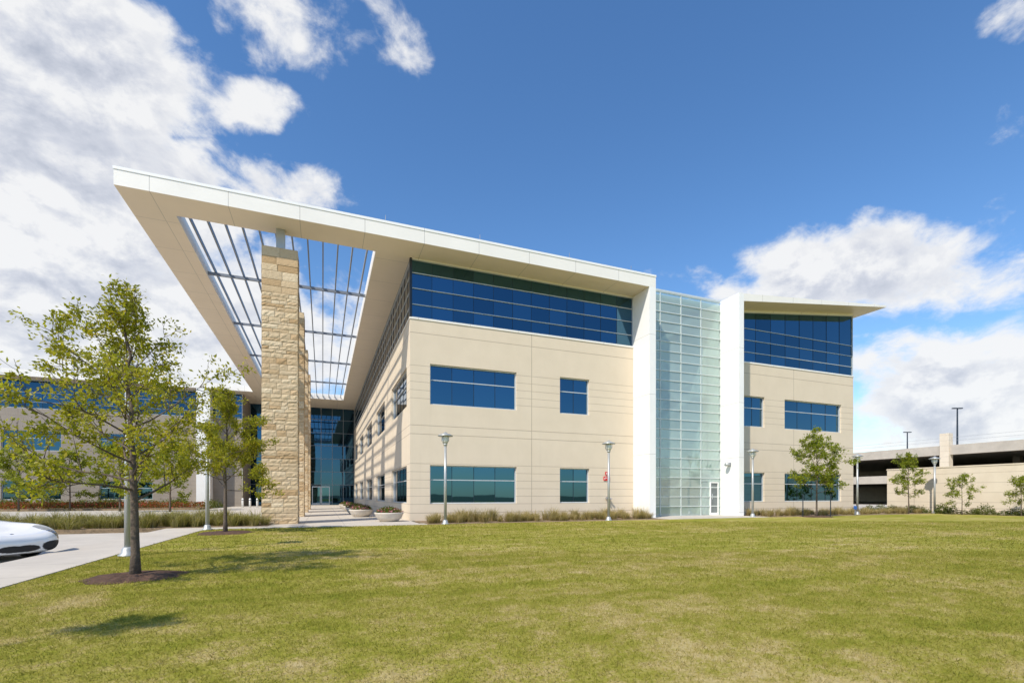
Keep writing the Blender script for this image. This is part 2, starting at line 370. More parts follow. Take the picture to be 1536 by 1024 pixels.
# ------------------------------------------------------------------ building
B=empty('office_building',(0,0,0)); tag(B,'three storey cream office building with white winged roof, stone piers and glass stair tower','building')
TF=lambda s,d,z:(s,d,z)
TS=lambda s,d,z:(d,s,z)
rw=random.Random(3)
def facade(name,T,s0,s1,z0,z1,holes,mat,parent,rev=.22):
    ss=sorted({s0,s1,*[h[0] for h in holes],*[h[1] for h in holes]}); zs=sorted({z0,z1,*[h[2] for h in holes],*[h[3] for h in holes]})
    mb=MB()
    for a,b in zip(ss[:-1],ss[1:]):
        for c,d in zip(zs[:-1],zs[1:]):
            mx,mz=(a+b)/2,(c+d)/2
            if any(h[0]<mx<h[1] and h[2]<mz<h[3] for h in holes): continue
            mb.poly([T(a,0,c),T(b,0,c),T(b,0,d),T(a,0,d)])
    for a,b,c,d in holes:
        for (p,q) in (((a,c),(b,c)),((b,c),(b,d)),((b,d),(a,d)),((a,d),(a,c))):
            mb.poly([T(p[0],0,p[1]),T(q[0],0,q[1]),T(q[0],rev,q[1]),T(p[0],rev,p[1])])
    return mb.build(name,mat,parent)
def window(T,s0,s1,z0,z1,nv,hz,parent,gm,fw=.05,d0=.10,topf=None,name='window',vw=.010,hw=.022):
    top=topf or (lambda s:z1)
    fr=MB()
    fr.fbox(T,s0,s1,d0,d0+.10,z0,z0+fw)
    if not topf: fr.fbox(T,s0,s1,d0,d0+.10,z1-fw,z1)
    else:
        fr.hexa([T(s0,d0,top(s0)-fw),T(s1,d0,top(s1)-fw),T(s1,d0+.1,top(s1)-fw),T(s0,d0+.1,top(s0)-fw),T(s0,d0,top(s0)),T(s1,d0,top(s1)),T(s1,d0+.1,top(s1)),T(s0,d0+.1,top(s0))])
    fr.fbox(T,s0,s0+fw,d0+.003,d0+.10,z0+fw,top(s0)-fw); fr.fbox(T,s1-fw,s1,d0+.003,d0+.10,z0+fw,top(s1)-fw)
    for h in hz: fr.fbox(T,s0+fw,s1-fw,d0+.03,d0+.09,h-hw,h+hw)
    fr.cur=1
    for i in range(1,nv):
        a=s0+(s1-s0)*i/nv; fr.fbox(T,a-vw,a+vw,d0+.06,d0+.088,z0+fw-.002,top(a)-fw+.002)
    w_=fr.build(name,[M['alu'],M['dark']],parent)
    pn=MB(); zl=[z0]+list(hz)+[None]
    for i in range(nv):
        a=s0+(s1-s0)*i/nv; b=s0+(s1-s0)*(i+1)/nv
        for k in range(len(zl)-1):
            c=zl[k]; t1=rw.uniform(-.004,.004); t2=rw.uniform(-.004,.004); dd=d0+.075
            da=zl[k+1] if zl[k+1] else top(a); db=zl[k+1] if zl[k+1] else top(b)
            pn.poly([T(a,dd+t1,c),T(b,dd+t2,c),T(b,dd+t2+t1*.7,db),T(a,dd+t1+t1*.7,da)])
    pn.build('pane',gm,w_)
    return w_
Z1=(.78,2.56); Z2=(5.35,7.21); Z3=(9.25,11.90)
XL=12.05
hF=[(.91,5.21,*Z1),(7.59,9.31,*Z1),(.91,5.21,*Z2),(7.59,9.31,*Z2)]
facade('wall',TF,0,XL,0,Z3[0],hF,M['wall'],B)
for a,b,c,d in hF:
    window(TF,a,b,c,d,4 if b-a>3 else 2,[c+(d-c)*.62],B,M['glass2'] if c<1 else M['glass'])
HZ3=[Z3[0]+.62,Z3[0]+1.35,Z3[0]+2.05]
window(TF,0.02,XL,Z3[0],Z3[1],12,HZ3,B,M['glass'],d0=.02,hw=.016,fw=.035,vw=.006)
mb=MB(); mb.box(0.1,XL,.02,.3,11.90,11.947); mb.build('window_head',M['white'],B)
mb=MB(); mb.box(-.02,XL,-.03,.02,9.17,9.247); mb.box(-.03,-.002,.0,42,9.17,9.247); mb.build('sill_band',M['white'],B)
hS=[]
for a,b in ((.94,6.3),(9.6,14.8),(18.3,23.5),(27,32.2),(35.4,40.2)):
    hS+= [(a,b,*Z1),(a,b,*Z2)]
facade('wall',TS,0,42,0,Z3[0],hS,M['wall'],B)
for a,b,c,d in hS: window(TS,a,b,c,d,5,[c+(d-c)*.62],B,M['glass3'])
window(TS,.2,42,Z3[0],Z3[1],42,HZ3,B,M['glass3'],d0=.02,hw=.016,fw=.035)
mb=MB(); mb.box(-.002,.1,.02,.2,Z3[0],11.947); mb.box(.02,.3,.2,42,11.90,11.946); mb.build('corner_post',M['dark'],B)
ZS,ZT=11.95,12.55
mb=MB()
mb.box(-10.45,12.45,-1.4,.05,ZS,ZT); mb.box(-10.45,-8.95,.05,42.5,ZS,ZT); mb.box(-1.5,12.45,.05,42.5,ZS,ZT); mb.box(-8.95,-1.5,36,42.5,ZS,ZT)
mb.undersides(1); mb.build('roof',[M['white'],M['soffit']],B)
mb=MB(); mb.box(-10.47,12.47,-1.42,-1.38,12.50,12.60); mb.box(-10.47,-10.43,-1.38,42,12.50,12.60); mb.build('roof_coping',M['fin'],B)
NB=12
for i in range(NB):
    x=-8.95+7.45*(i+.5)/NB; mb=MB(); mb.box(x-.028,x+.028,.06,35.99,12.19,12.37); mb.build('trellis_bar',M['steel'],B)
for y in (5.6,13.0,20.5,28.2):
    mb=MB(); mb.box(-8.949,-1.501,y-.05,y+.05,12.05,12.186); mb.build('trellis_beam',M['steel'],B)
for x in (3.0,7.6,11.2,-1.2):
    mb=MB(); mb.tube([(x,-1.0,12.55),(x,-1.0,13.05)],.012,6); mb.build('lightning_rod',M['steel'],B)
def pier_mesh(w,dp,h,seed):
    r=random.Random(seed); mb=MB(); z=0
    def face(o,U,V,Nn,lu,lv,amp):
        nu=max(3,int(lu/.09)); nv_=max(2,int(lv/.06)); i0=len(mb.v)
        for j in range(nv_+1):
            for i in range(nu+1):
                e=(i in(0,nu)) or (j in (0,nv_)); q=r.uniform(.002,amp) if not e else r.uniform(-.003,.003)
                mb.v.append(tuple(o+U*(lu*i/nu)+V*(lv*j/nv_)+Nn*q))
        for j in range(nv_):
            for i in range(nu):
                a=i0+j*(nu+1)+i; mb._f((a,a+1,a+nu+2,a+nu+1))
    X=Vector((1,0,0));Y=Vector((0,1,0));Zv=Vector((0,0,1)); g=.005
    while z<h-.02:
        smooth=z>h-1.9
        hh=min(r.choice((.12,.14,.17,.2,.24)) if not smooth else r.choice((.26,.3,.34)),h-z)
        if h-z-hh<.1: hh=h-z
        amp=.024 if not smooth else .006
        k=r.choice((2,3,3,4)) if not smooth else 2; cuts=[0]+sorted(w*(i+r.uniform(-.25,.25))/k for i in range(1,k))+[w]
        ky=2; cy=[0,dp*r.uniform(.35,.65),dp]
        for i in range(k):
            for j in range(ky):
                x0,x1,y0,y1=cuts[i]+g,cuts[i+1]-g,cy[j]+g,cy[j+1]-g; off=r.uniform(-.009,.009)
                a,b=z+g,z+hh-g
                if j==0: face(Vector((x0,y0-off,a)),X,Zv,-Y,x1-x0,b-a,amp)
                if j==1: face(Vector((x1,y1+off,a)),-X,Zv,Y,x1-x0,b-a,amp)
                if i==0: face(Vector((x0-off,y1,a)),-Y,Zv,-X,y1-y0,b-a,amp)
                if i==k-1: face(Vector((x1+off,y0,a)),Y,Zv,X,y1-y0,b-a,amp)
                mb.poly([(x0,y0,b),(x1,y0,b),(x1,y1,b),(x0,y1,b)])
        z+=hh
    return mb
for kk,y in enumerate((-.7,6.4,13.6,20.8)):
    pm=pier_mesh(1.32,1.25,11.05,20+kk)
    o=pm.build('stone_pier',M['stone'],B,smooth=False); o.location=(-5.94,y,0)
    mb=MB(); mb.box(.02,1.30,.02,1.23,0,11.03); mb.build('mortar_core',M['mortar'],o)
    mb=MB(); mb.box(.5,.82,.28,.6,11.05,11.95); mb.box(.44,.88,.22,.66,11.05,11.09); mb.build('cap_post',M['lamp'],o)
mb=MB(); mb.box(12.05,12.45,-1.4,.02,0,ZS); mb.build('fin',M['fin'],B)
mb=MB(); mb.box(18.2,18.55,-1.36,.02,0,12.6); mb.build('fin',M['fin'],B)
st=MB(); hz=[i*.545 for i in range(0,24)]; sg=MB()
vx=[12.45+ (18.2-12.45)*i/4 for i in range(5)]
for h in hz: st.box(12.46,18.19,.03,.10,h-.022 if h else 0.0,h+.022)
for x in vx[1:-1]: st.box(x-.022,x+.022,.035,.095,0,12.6)
st.box(12.46,18.19,.02,.12,12.56,12.66)
tw=st.build('stair_curtain_wall',M['stairalu'],B)
DX0,DX1,DZ=17.42,18.04,1.95
for i in range(4):
    for k in range(23):
        if i==3 and k<4: continue
        e=rw.uniform(-.006,.006); sg.poly([(vx[i]+.02,.07+e,hz[k]+.02),(vx[i+1]-.02,.07-e,hz[k]+.02),(vx[i+1]-.02,.07-e,hz[k+1]-.02),(vx[i]+.02,.07+e,hz[k+1]-.02)])
sg.poly([(vx[3]+.02,.07,.02),(DX0,.07,.02),(DX0,.07,DZ),(vx[3]+.02,.07,DZ)])
sg.poly([(DX1,.07,.02),(18.19,.07,.02),(18.19,.07,DZ),(DX1,.07,DZ)])
sg.poly([(vx[3]+.02,.07,DZ+.02),(18.19,.07,DZ+.02),(18.19,.07,2.18),(vx[3]+.02,.07,2.18)])
sg.build('pane',M['stairglass'],tw)
dr=MB(); dr.box(DX0,DX0+.05,0,.09,0.014,DZ); dr.box(DX1-.05,DX1,0,.09,.014,DZ); dr.box(DX0+.051,DX1-.051,0,.09,DZ-.06,DZ); dr.box(DX0+.051,DX1-.051,.0,.09,.014,.15)
d_=dr.build('door',M['fin'],B)
mb=MB(); mb.poly([(DX0+.05,.05,.15),(DX1-.05,.05,.15),(DX1-.05,.05,DZ-.06),(DX0+.05,.05,DZ-.06)]); mb.build('pane',pmat('door_glass',(.14,.16,.16),.25,.0,.2),d_)
mb=MB(); mb.tube([(DX0+.10,-.05,.95),(DX0+.10,-.05,1.25)],.015); mb.build('handle',M['alu'],d_)
mb=MB(); mb.box(12.46,18.19,3.9,4.0,0,12.3); mb.box(12.46,18.19,.2,4,12.3,12.45); mb.box(12.38,12.44,.05,4,0,12.4); mb.box(18.21,18.27,.05,4,0,12.4)
mb.build('stair_wall',M['inwhite'],B)
mb=MB()
for k in range(5):
    z0=k*2.325; a,b=(13.6,17.0) if k%2==0 else (17.0,13.6); yy=1.0 if k%2==0 else 2.2
    mb.hexa([(a,yy,z0),(b,yy,z0+2.325),(b,yy+1.1,z0+2.325),(a,yy+1.1,z0),(a,yy,z0+.3),(b,yy,z0+2.625),(b,yy+1.1,z0+2.625),(a,yy+1.1,z0+.3)])
    if k%2==0: mb.box(17.0,18.15,.8,3.6,z0+2.4,z0+2.6)
    else: mb.box(12.5,13.6,.8,3.6,z0+2.4,z0+2.6)
    for hh in (.75,1.15):
        mb.tube([(a,yy,z0+.3+hh),(b,yy,z0+2.625+hh)],.03)
mb.build('stairs',M['brownpanel'],B)
XR0,XR1=18.55,29.82
rb=lambda x:12.18+(x-18.55)*.113
hR=[(19.95,21.70,*Z1),(23.40,28.63,*Z1),(19.95,21.70,*Z2),(23.40,28.63,*Z2)]
facade('wall',TF,XR0,XR1,0,Z3[0],hR,M['wall'],B)
for a,b,c,d in hR: window(TF,a,b,c,d,4 if b-a>3 else 2,[c+(d-c)*.62],B,M['glass2'] if c<1 else M['glass'])
window(TF,XR0,XR1,Z3[0],12,9,HZ3,B,M['glass'],d0=.02,topf=lambda s:rb(s)-.12,hw=.016,fw=.035,vw=.006)
mb=MB(); mb.box(XR0,XR1+.02,-.03,.02,9.17,9.247); mb.build('sill_band',M['white'],B)
mb=MB(); mb.hexa([(XR0,.01,rb(XR0)-.12),(XR1,.01,rb(XR1)-.12),(XR1,.3,rb(XR1)-.12),(XR0,.3,rb(XR0)-.12),(XR0,.01,rb(XR0)-.003),(XR1,.01,rb(XR1)-.003),(XR1,.3,rb(XR1)-.003),(XR0,.3,rb(XR0)-.003)]); mb.build('window_head',M['white'],B)
mb=MB(); mb.box(XR1-.01,XR1,.22,25,0,9.25); mb.box(XR1-.06,XR1-.05,.22,25,9.25,13.2); mb.build('wall',M['wall'],B)
xb=31.0
mb=MB(); mb.hexa([(18.553,-1.36,rb(18.55)),(xb,-1.36,rb(xb)),(xb,25,rb(xb)),(18.553,25,rb(18.55)),(18.553,-1.36,rb(18.55)+.42),(xb,-1.36,rb(xb)+.12),(xb,25,rb(xb)+.12),(18.553,25,rb(18.55)+.42)])
mb.undersides(1); mb.build('roof',[M['white'],M['soffit']],B)
aw=MB(); ax=[-11.6+11.6*i/9 for i in range(10)]; az=[0,2.5,4.1,5.7,7.3,8.9,10.5,11.95]
for x in ax: aw.box(x-.03,x+.03,41.9,42.0,0,11.94)
for z in az[1:-1]: aw.box(-11.6,0,41.91,41.99,z-.025,z+.025)
at=aw.build('atrium_curtain_wall',M['steel'],B)
ap=MB()
for i in range(9):
    for k in range(7):
        e=rw.uniform(-.006,.006); ap.poly([(ax[i],41.97+e,az[k]),(ax[i+1],41.97-e,az[k]),(ax[i+1],41.97-e,az[k+1]),(ax[i],41.97+e,az[k+1])])
ap.build('pane',M['glass3'],at)
for x0 in (-4.9,-3.85):
    mb=MB(); mb.box(x0,x0+.09,41.78,41.88,.02,2.3); mb.box(x0+.9,x0+.99,41.78,41.88,.02,2.3); mb.box(x0+.091,x0+.899,41.78,41.88,2.18,2.3); mb.box(x0+.091,x0+.899,41.78,41.88,.02,.25)
    d_=mb.build('door',M['alu'],B); mb=MB(); mb.poly([(x0+.09,41.84,.25),(x0+.9,41.84,.25),(x0+.9,41.84,2.18),(x0+.09,41.84,2.18)]); mb.build('pane',M['glass2'],d_)
# ------------------------------------------------------------------ far west building
Wb=empty('office_building',(-11.6,36,0)); tag(Wb,'distant shade toned cream office wing with blue window bands behind the left trees','building')
TW=lambda s,d,z:(s+11.6,d,z)
hW=[]
s=-19.5
while s>-70:
    hW+=[(s-4.3,s,*Z1),(s-4.3,s,*Z2)]; s-=7.2
facade('wall',TW,-70,-11.6,0,Z3[0],hW,M['wallshade'],Wb)
for a,b,c,d in hW: window(TW,a,b,c,d,4,[c+(d-c)*.62],Wb,M['glass3'])
window(TW,-70,-11.6,Z3[0],11.9,46,[Z3[0]+.62,Z3[0]+1.5],Wb,M['glass3'],d0=.02)
mb=MB(); mb.box(-60,1.13,-1.4,10,11.95,12.55); mb.undersides(1); mb.build('roof',[M['white'],M['soffit']],Wb)
mb=MB(); mb.box(-.02,0,.23,6,0,11.94); mb.build('wall',M['wallshade'],Wb)
mb=MB(); mb.box(-3.9,-2.7,-1.38,-.01,0,11.945); mb.build('fin',M['fin'],Wb)
# ------------------------------------------------------------------ garage and screen wall
Gx=64
Gr=empty('parking_garage',(Gx,10,0)); tag(Gr,'open concrete parking garage with dark decks behind the low cream wall','parking garage')
for z0,z1,za,zb in ((5.9,7.0,6.2,6.6),(2.7,3.7,2.9,3.3)):
    mb=MB(); mb.box(0,.5,-50,45,z0,z1); mb.box(.5,40,-50,45,za,zb); mb.build('deck',M['gar'],Gr)
mb=MB(); mb.box(39,40,-50,45,-.1,6.19); mb.box(.5,40,-50,45,-.14,-.05); mb.build('back_wall',M['gar'],Gr)
for y in (-34,-16,2,23):
    mb=MB(); mb.box(-.25,.55,y-.45,y+.45,-.1,8.4); mb.build('column',M['screen'],Gr)
    mb=MB(); mb.box(15,15.7,y-.35,y+.35,-.05,6.19); mb.build('column',M['gar'],Gr)
for k in range(2):
    mb=MB(); mb.tube([(.25,-50,7.5+.4*k),(.25,45,7.5+.4*k)],.012,5); mb.build('cable_rail',M['lamp'],Gr)
for (px,d,ztop,lab) in ((1436,62,12.3,'tall dark twin head light pole on the garage roof, right of the tall pilaster'),(1361,80,11.6,'shorter dark light pole far back on the garage roof')):
    x,y=P(px,d); r_=empty('light_pole',(x,y,6.6)); tag(r_,lab,'light pole')
    mb=MB(); mb.tube([(0,0,0),(0,0,ztop-6.6)],[.12,.08],8); mb.build('pole',M['dark'],r_)
    h=ztop-6.6
    for sg_ in (-1,1):
        mb=MB(); mb.box(min(.07*sg_,.6*sg_),max(.07*sg_,.6*sg_),-.15,.15,h-.02,h+.1); o=mb.build('lamp_head',M['dark'],r_); o.rotation_euler=(0,0,math.atan2(Rv[1],Rv[0]))
Sw=empty('screen_wall',(34.7,-9,0)); tag(Sw,'low cream precast yard wall at the right edge, in front of the garage','wall')
mb=MB(); mb.box(0,.3,-21,9.8,0,3.0); mb.box(.301,12,9.5,9.8,0,3.0); mb.build('panel',M['screen'],Sw)
mb=MB(); mb.box(-.03,.33,-21,9.83,3.003,3.08); mb.box(.331,12,9.47,9.83,3.003,3.08); mb.build('coping',M['screen'],Sw)
# ------------------------------------------------------------------ lamps
def lamp_proto():
    r_=empty('street_lamp',(0,0,0))
    mb=MB(); mb.lathe([(.16,0),(.16,.03),(.11,.06),(.10,.14),(.07,.18)],(0,0,0),16); mb.build('base',M['lamp'],r_,True)
    mb=MB(); mb.tube([(0,0,.16),(0,0,3.15)],[.06,.05],12); mb.build('pole',M['lamp'],r_,True)
    mb=MB(); mb.lathe([(.055,3.15),(.08,3.18),(.08,3.24),(.05,3.26)],(0,0,0),14); mb.build('collar',M['lamp'],r_,True)
    mb=MB(); mb.lathe([(.09,3.26),(.13,3.34),(.13,3.5),(.11,3.54)],(0,0,0),16); mb.build('lantern',M['lampglass'],r_,True)
    for k in range(4):
        mb=MB(); t=k*math.pi/2+.4; mb.tube([(.075*math.cos(t),.075*math.sin(t),3.22),(.17*math.cos(t),.17*math.sin(t),3.36),(.17*math.cos(t),.17*math.sin(t),3.56)],.012,5)
        mb.build('bracket',M['lamp'],r_)
    mb=MB(); mb.lathe([(.30,3.535),(.31,3.56),(.2,3.62),(.08,3.66),(.05,3.70),(.01,3.72)],(0,0,0),24); mb.build('shade',M['lamp'],r_,True)
    return r_
lamps=[(668,19.46,'grey street lamp on the lawn edge in front of the first ground floor window'),
 (913,22.4,'grey street lamp beside the red wall signs'),
 (1129,26.3,'grey street lamp just right of the glass stair tower'),
 (1286,29.6,'grey street lamp off the right corner of the office building'),
 (1402,31.5,'grey street lamp before the low cream yard wall'),
 (192,9.2,'pale street lamp pole right behind the near left tree trunk'),
 (311,16.2,'street lamp half hidden by the second tree on the left')]
lp=None
for px,d,lab in lamps:
    o=lamp_proto() if lp is None else copy_tree(lp)
    if lp is None: lp=o
    x,y=P(px,d); o.location=(x,y,0.0); o.rotation_euler=(0,0,random.uniform(0,1)); tag(o,lab,'street lamp','street lamps around the lawn')
# ------------------------------------------------------------------ trees
def leaves(centers,dirs,l,wd,rs):
    n=len(centers); c=np.array(centers); a=rs.normal(size=(n,3)); a[:,2]-=.25; a+=np.array(dirs)*.6; a/=np.linalg.norm(a,axis=1)[:,None]
    b=rs.normal(size=(n,3)); b-=a*(a*b).sum(1)[:,None]; b/=np.linalg.norm(b,axis=1)[:,None]
    L=(l*rs.uniform(.6,1.25,n))[:,None]; W=L*wd
    nn=np.cross(a,b)
    return np.stack([c,c+a*L*.5+b*W*.5+nn*L*.06,c+a*L,c+a*L*.5-b*W*.5+nn*L*.06],1)
def tree(base,H,clear,spread,r0,seed,lab,leafm,nbr=24,leafL=.075,per=14,bias=(0,0),lean=(0,0),group=None,prof=None,dens=1.0):
    rs=np.random.RandomState(seed); rt=empty('tree',(base[0],base[1],0)); tag(rt,lab,'tree',group)
    tr=MB(); C=[]; D=[]
    nseg=12; pts=[]; rad=[]
    for i in range(nseg+1):
        t=i/nseg; z=H*t*.97; jj=.011 if t>.3 else .002
        pts.append(Vector((lean[0]*t*t+(rs.normal()*jj*H*t if i else 0),lean[1]*t*t+(rs.normal()*jj*H*t if i else 0),z-.05 if i==0 else z)))
        rad.append(max(.006,r0*(1-t)**.85*(1.35 if i==0 else 1)))
    tr.tube(pts,rad,8)
    def at(z):
        k=min(nseg-1,int(z/(H*.97)*nseg)); u=z/(H*.97)*nseg-k; return pts[k].lerp(pts[k+1],u), rad[k]*(1-u)+rad[k+1]*u
    def leafalong(q,n,k):
        for _ in range(n):
            i=rs.randint(0,len(q)-1); p=q[i].lerp(q[i+1],rs.rand()); dd=(q[i+1]-q[i]).normalized()
            C.append(tuple(p+Vector(rs.normal(size=3))*k)); D.append(tuple(dd))
    def branch(p0,d,L,r,lev):
        n=5 if lev==0 else 4; q=[p0]; dd=d.normalized()
        for i in range(n):
            dd=(dd+Vector(rs.normal(size=3))*.13+Vector((0,0,.08 if lev==0 else .02))).normalized(); q.append(q[-1]+dd*(L/n))
        tr.tube(q,[max(.0022,r*(1-i/(n+.6))) for i in range(n+1)],5 if lev==0 else 4,False)
        if lev<2:
            m=int((6 if lev==0 else 4)*max(.6,min(1.3,L)))+ (1 if lev else 2)
            for j in range(m):
                t=rs.uniform(.3,1) ; i=min(n-1,int(t*n)); p=q[i].lerp(q[i+1],t*n-i)
                sd=Vector(rs.normal(size=3)); sd=(sd-dd*sd.dot(dd)).normalized()
                branch(p,dd*.75+sd*rs.uniform(.5,1.0)+Vector((0,0,.05)),L*rs.uniform(.25,.48)*(1.15-.4*t),r*.42,lev+1)
        if lev==2: leafalong(q,int(per*dens*rs.uniform(.2,1.3)*min(1,L/(.10*spread))),.045)
        if lev==1: leafalong(q[1:],int(per*.8*dens*rs.uniform(.2,1.2)*min(1,L/(.25*spread))),.05)
        if lev==0: leafalong(q[2:],int(per*.6*dens*min(1,L/(.5*spread))),.055)
    prof=prof or (lambda t: (math.sin(math.pi*min(1,(.18+.82*t)))**.7)*.95+.08)
    for i in range(nbr):
        t=(i+rs.uniform(0,.8))/nbr; z=clear+(H*.92-clear)*t**1.05; p,r=at(z)
        az=i*2.39996+rs.uniform(-.5,.5); el=math.radians(12+52*t+rs.uniform(-14,12))
        d=Vector((math.cos(az)*math.cos(el)+bias[0],math.sin(az)*math.cos(el)+bias[1],math.sin(el)))
        bb=1+.6*(bias[0]*math.cos(az)+bias[1]*math.sin(az))
        branch(p,d,max(.2,spread*prof(t)*rs.uniform(.7,1.15)*bb),r*.42,0)
    leafalong(pts[-3:],int(per*1.2),.05)
    tr.build('trunk',M['bark'],rt,True)
    npmesh('crown',leaves(C,D,leafL,.48,rs),4,leafm,rt)
    return rt,len(C)
tot=[]
x,y=P(203,6.8); T1=(x,y)
bl=(-Rv[0]*.22,-Rv[1]*.22)
p1=lambda t: (1.0 if t<.35 else 1.0-.95*(t-.35)/.65)*.95+.12
tot.append(tree((x,y),4.3,1.05,1.38,.060,11,'near young tree in a mulch ring at left with airy yellow green leaves',M['leafA'],36,.064,24,bias=bl,lean=(-.2,.1),prof=p1)[1])
x,y=P(338,14.8); T2=(x,y)
tot.append(tree((x,y),4.6,1.3,1.32,.058,12,'second young tree on the left, between the near tree and the stone pier',M['leafA'],34,.082,27,prof=p1)[1])
x,y=P(1225,26.2); T3=(x,y)
tot.append(tree((x,y),5.0,1.2,1.45,.05,13,'staked green tree before the right wing of the office building',M['leafB'],28,.115,16,prof=p1)[1])
x,y=P(1363,31.2)
tot.append(tree((x,y),4.0,1.0,1.1,.04,14,'slim sparse tree at the left end of the low cream yard wall',M['leafB'],24,.11,12)[1])
x,y=P(1443,29)
tot.append(tree((x,y),2.4,.6,.8,.026,15,'small tree before the middle of the low cream yard wall',M['leafB'],18,.09,13)[1])
x,y=P(1532,27.2)
tot.append(tree((x,y),2.2,.6,.8,.026,16,'small tree at the right edge before the low cream yard wall',M['leafB'],18,.09,13)[1])
x,y=P(768-1563,2.25)
tree((x,y),3.0,2.3,.38,.026,18,'slim young tree just beyond the left edge whose shadow falls on the lawn',M['leafA'],14,.06,10)
disc('mulch_ring',T1,.56,.004,M['mulch'],seed=1); disc('mulch_ring',T2,.75,.004,M['mulch'],seed=2); disc('mulch_ring',T3,.8,.004,M['mulch'],seed=3)
for k,dx in enumerate((-.75,.75)):
    mb=MB(); x,y=T3[0]+dx*Rv[0],T3[1]+dx*Rv[1]; r_=empty('tree_stake',(x,y,0)); tag(r_,('left' if k==0 else 'right')+' dark metal stake beside the tree before the right wing','stake')
    mb.tube([(0,0,-.1),(0,0,1.25)],.022,6); mb.box(-.012,.03,-.012,.012,.2,1.2); mb.build('post',M['dark'],r_)
# ------------------------------------------------------------------ grass clumps and shrubs
def clump_mesh(seed,n,h,sp,wd):
    rs=np.random.RandomState(seed); vs=[]
    for _ in range(n):
        az=rs.uniform(0,6.283); r=rs.uniform(0,.16); L=h*rs.uniform(.5,1.2); o=sp*rs.uniform(.1,1.2)
        d=np.array([math.cos(az),math.sin(az),0]); s=np.array([-d[1],d[0],0])*wd
        p0=d*r; p1=d*(r+o*.35)+np.array([0,0,L*.65]); p2=d*(r+o)+np.array([0,0,L*rs.uniform(.7,1.05)])
        vs.append([p0-s,p0+s,p1+s*.8,p1-s*.8]); vs.append([p1-s*.8,p1+s*.8,p2+s*.15,p2-s*.15])
    return np.array(vs)
def clumps(spots,name,lab,cat,group,meshes,mat,smin,smax):
    me=[]
    for i,(x,y,z) in enumerate(spots):
        k=i%len(meshes)
        if len(me)<=k:
            o=npmesh(name,meshes[k],4,mat); me.append(o.data)
        else:
            o=bpy.data.objects.new(name,me[k]); col.objects.link(o)
        o.location=(x,y,z); o.rotation_euler=(0,0,random.uniform(0,6.28)); s_=random.uniform(smin,smax); o.scale=(s_,s_,s_*random.uniform(.7,1.25))
        tag(o,lab,cat,group)
cm=[clump_mesh(s,150,.46,.40,.007) for s in range(4)]
sp=[(.4+11.4*(i+random.uniform(0,1))/115,random.uniform(-2.3,-.4),.0) for i in range(115)]
clumps(sp,'ornamental_grass','tan ornamental grass clump in the bed under the left wing front wall','grass clump','grass clumps under the left wing',cm,M['tuft'],.55,1.1)
sp=[(18.9+14*(i+random.uniform(0,1))/95,random.uniform(-2.5,-.4),.0) for i in range(95)]
clumps(sp,'ornamental_grass','tan ornamental grass clump in the bed under the right wing front wall','grass clump','grass clumps under the right wing',cm,M['tuft'],.5,1.0)
sp=[(random.uniform(-15.3,-5.85),random.uniform(-1.85,1.15),.03) for i in range(190)]
sp=[p for p in sp if not (-6.2<p[0] and p[1]>-1.0)]+[(-6.1,-1.2,.03),(-5.8,-1.4,.03),(-5.75,-1.05,.03)]
clumps(sp,'ornamental_grass','ornamental grass clump in the long bed left of the stone pier','grass clump','grass clumps left of the pier',cm,M['tuftgreen'],.6,1.15)
def shrub_mesh(seed,n,r,h,l):
    rs=np.random.RandomState(seed); u=rs.normal(size=(n,3)); u/=np.linalg.norm(u,axis=1)[:,None]; u*=(rs.uniform(.35,1,n)**.5)[:,None]
    u[:,:2]*=r; u[:,2]=np.abs(u[:,2])*h; u*=1+.2*np.sin(u[:,:1]*9+seed)
    return leaves(u,np.tile([0,0,.4],(n,1)),l,.5,rs)
sm=[shrub_mesh(s,420,.38,.42,.085) for s in range(3)]
sp=[(random.uniform(33.2,34.3),-13+15*(i+random.random())/40,0) for i in range(40)]
clumps(sp,'shrub','low green shrub at the foot of the low cream yard wall','shrub','shrubs along the yard wall',sm,M['shrub'],.6,1.2)
sp=[(random.uniform(-33,-13),random.uniform(32,34),0) for i in range(40)]
clumps(sp,'shrub','low rounded shrub in the court before the distant wing','shrub','shrubs in the court',sm,M['shrub'],1.3,2.4)
rs=np.random.RandomState(5); n=7000
pc=np.stack([rs.uniform(-32,-14,n),rs.uniform(28.6,31.4,n),.1+rs.uniform(0,.45,n)],1)
tag(npmesh('flowers',leaves(pc,np.tile([0,0,1.],(n,1)),.14,.7,rs),4,M['redflower']),'mass of red flowers in the bed before the distant wing','flowers',kind='stuff')
for k,(px,d,h,lab) in enumerate(((28,38,4.6,'green court tree before the distant wing near the left edge'),(105,40,5.0,'green court tree before the distant wing behind the near tree crown'),(255,36,5.2,'green court tree before the distant wing, left of the second tree'),(180,37,4.8,'green court tree before the distant wing, behind the near tree trunk'))):
    x,y=P(px,d); tot.append(tree((x,y),h,1.0,2.0,.07,30+k,lab,M['leafB'],24,.17,14)[1])
print('LEAVES',tot)
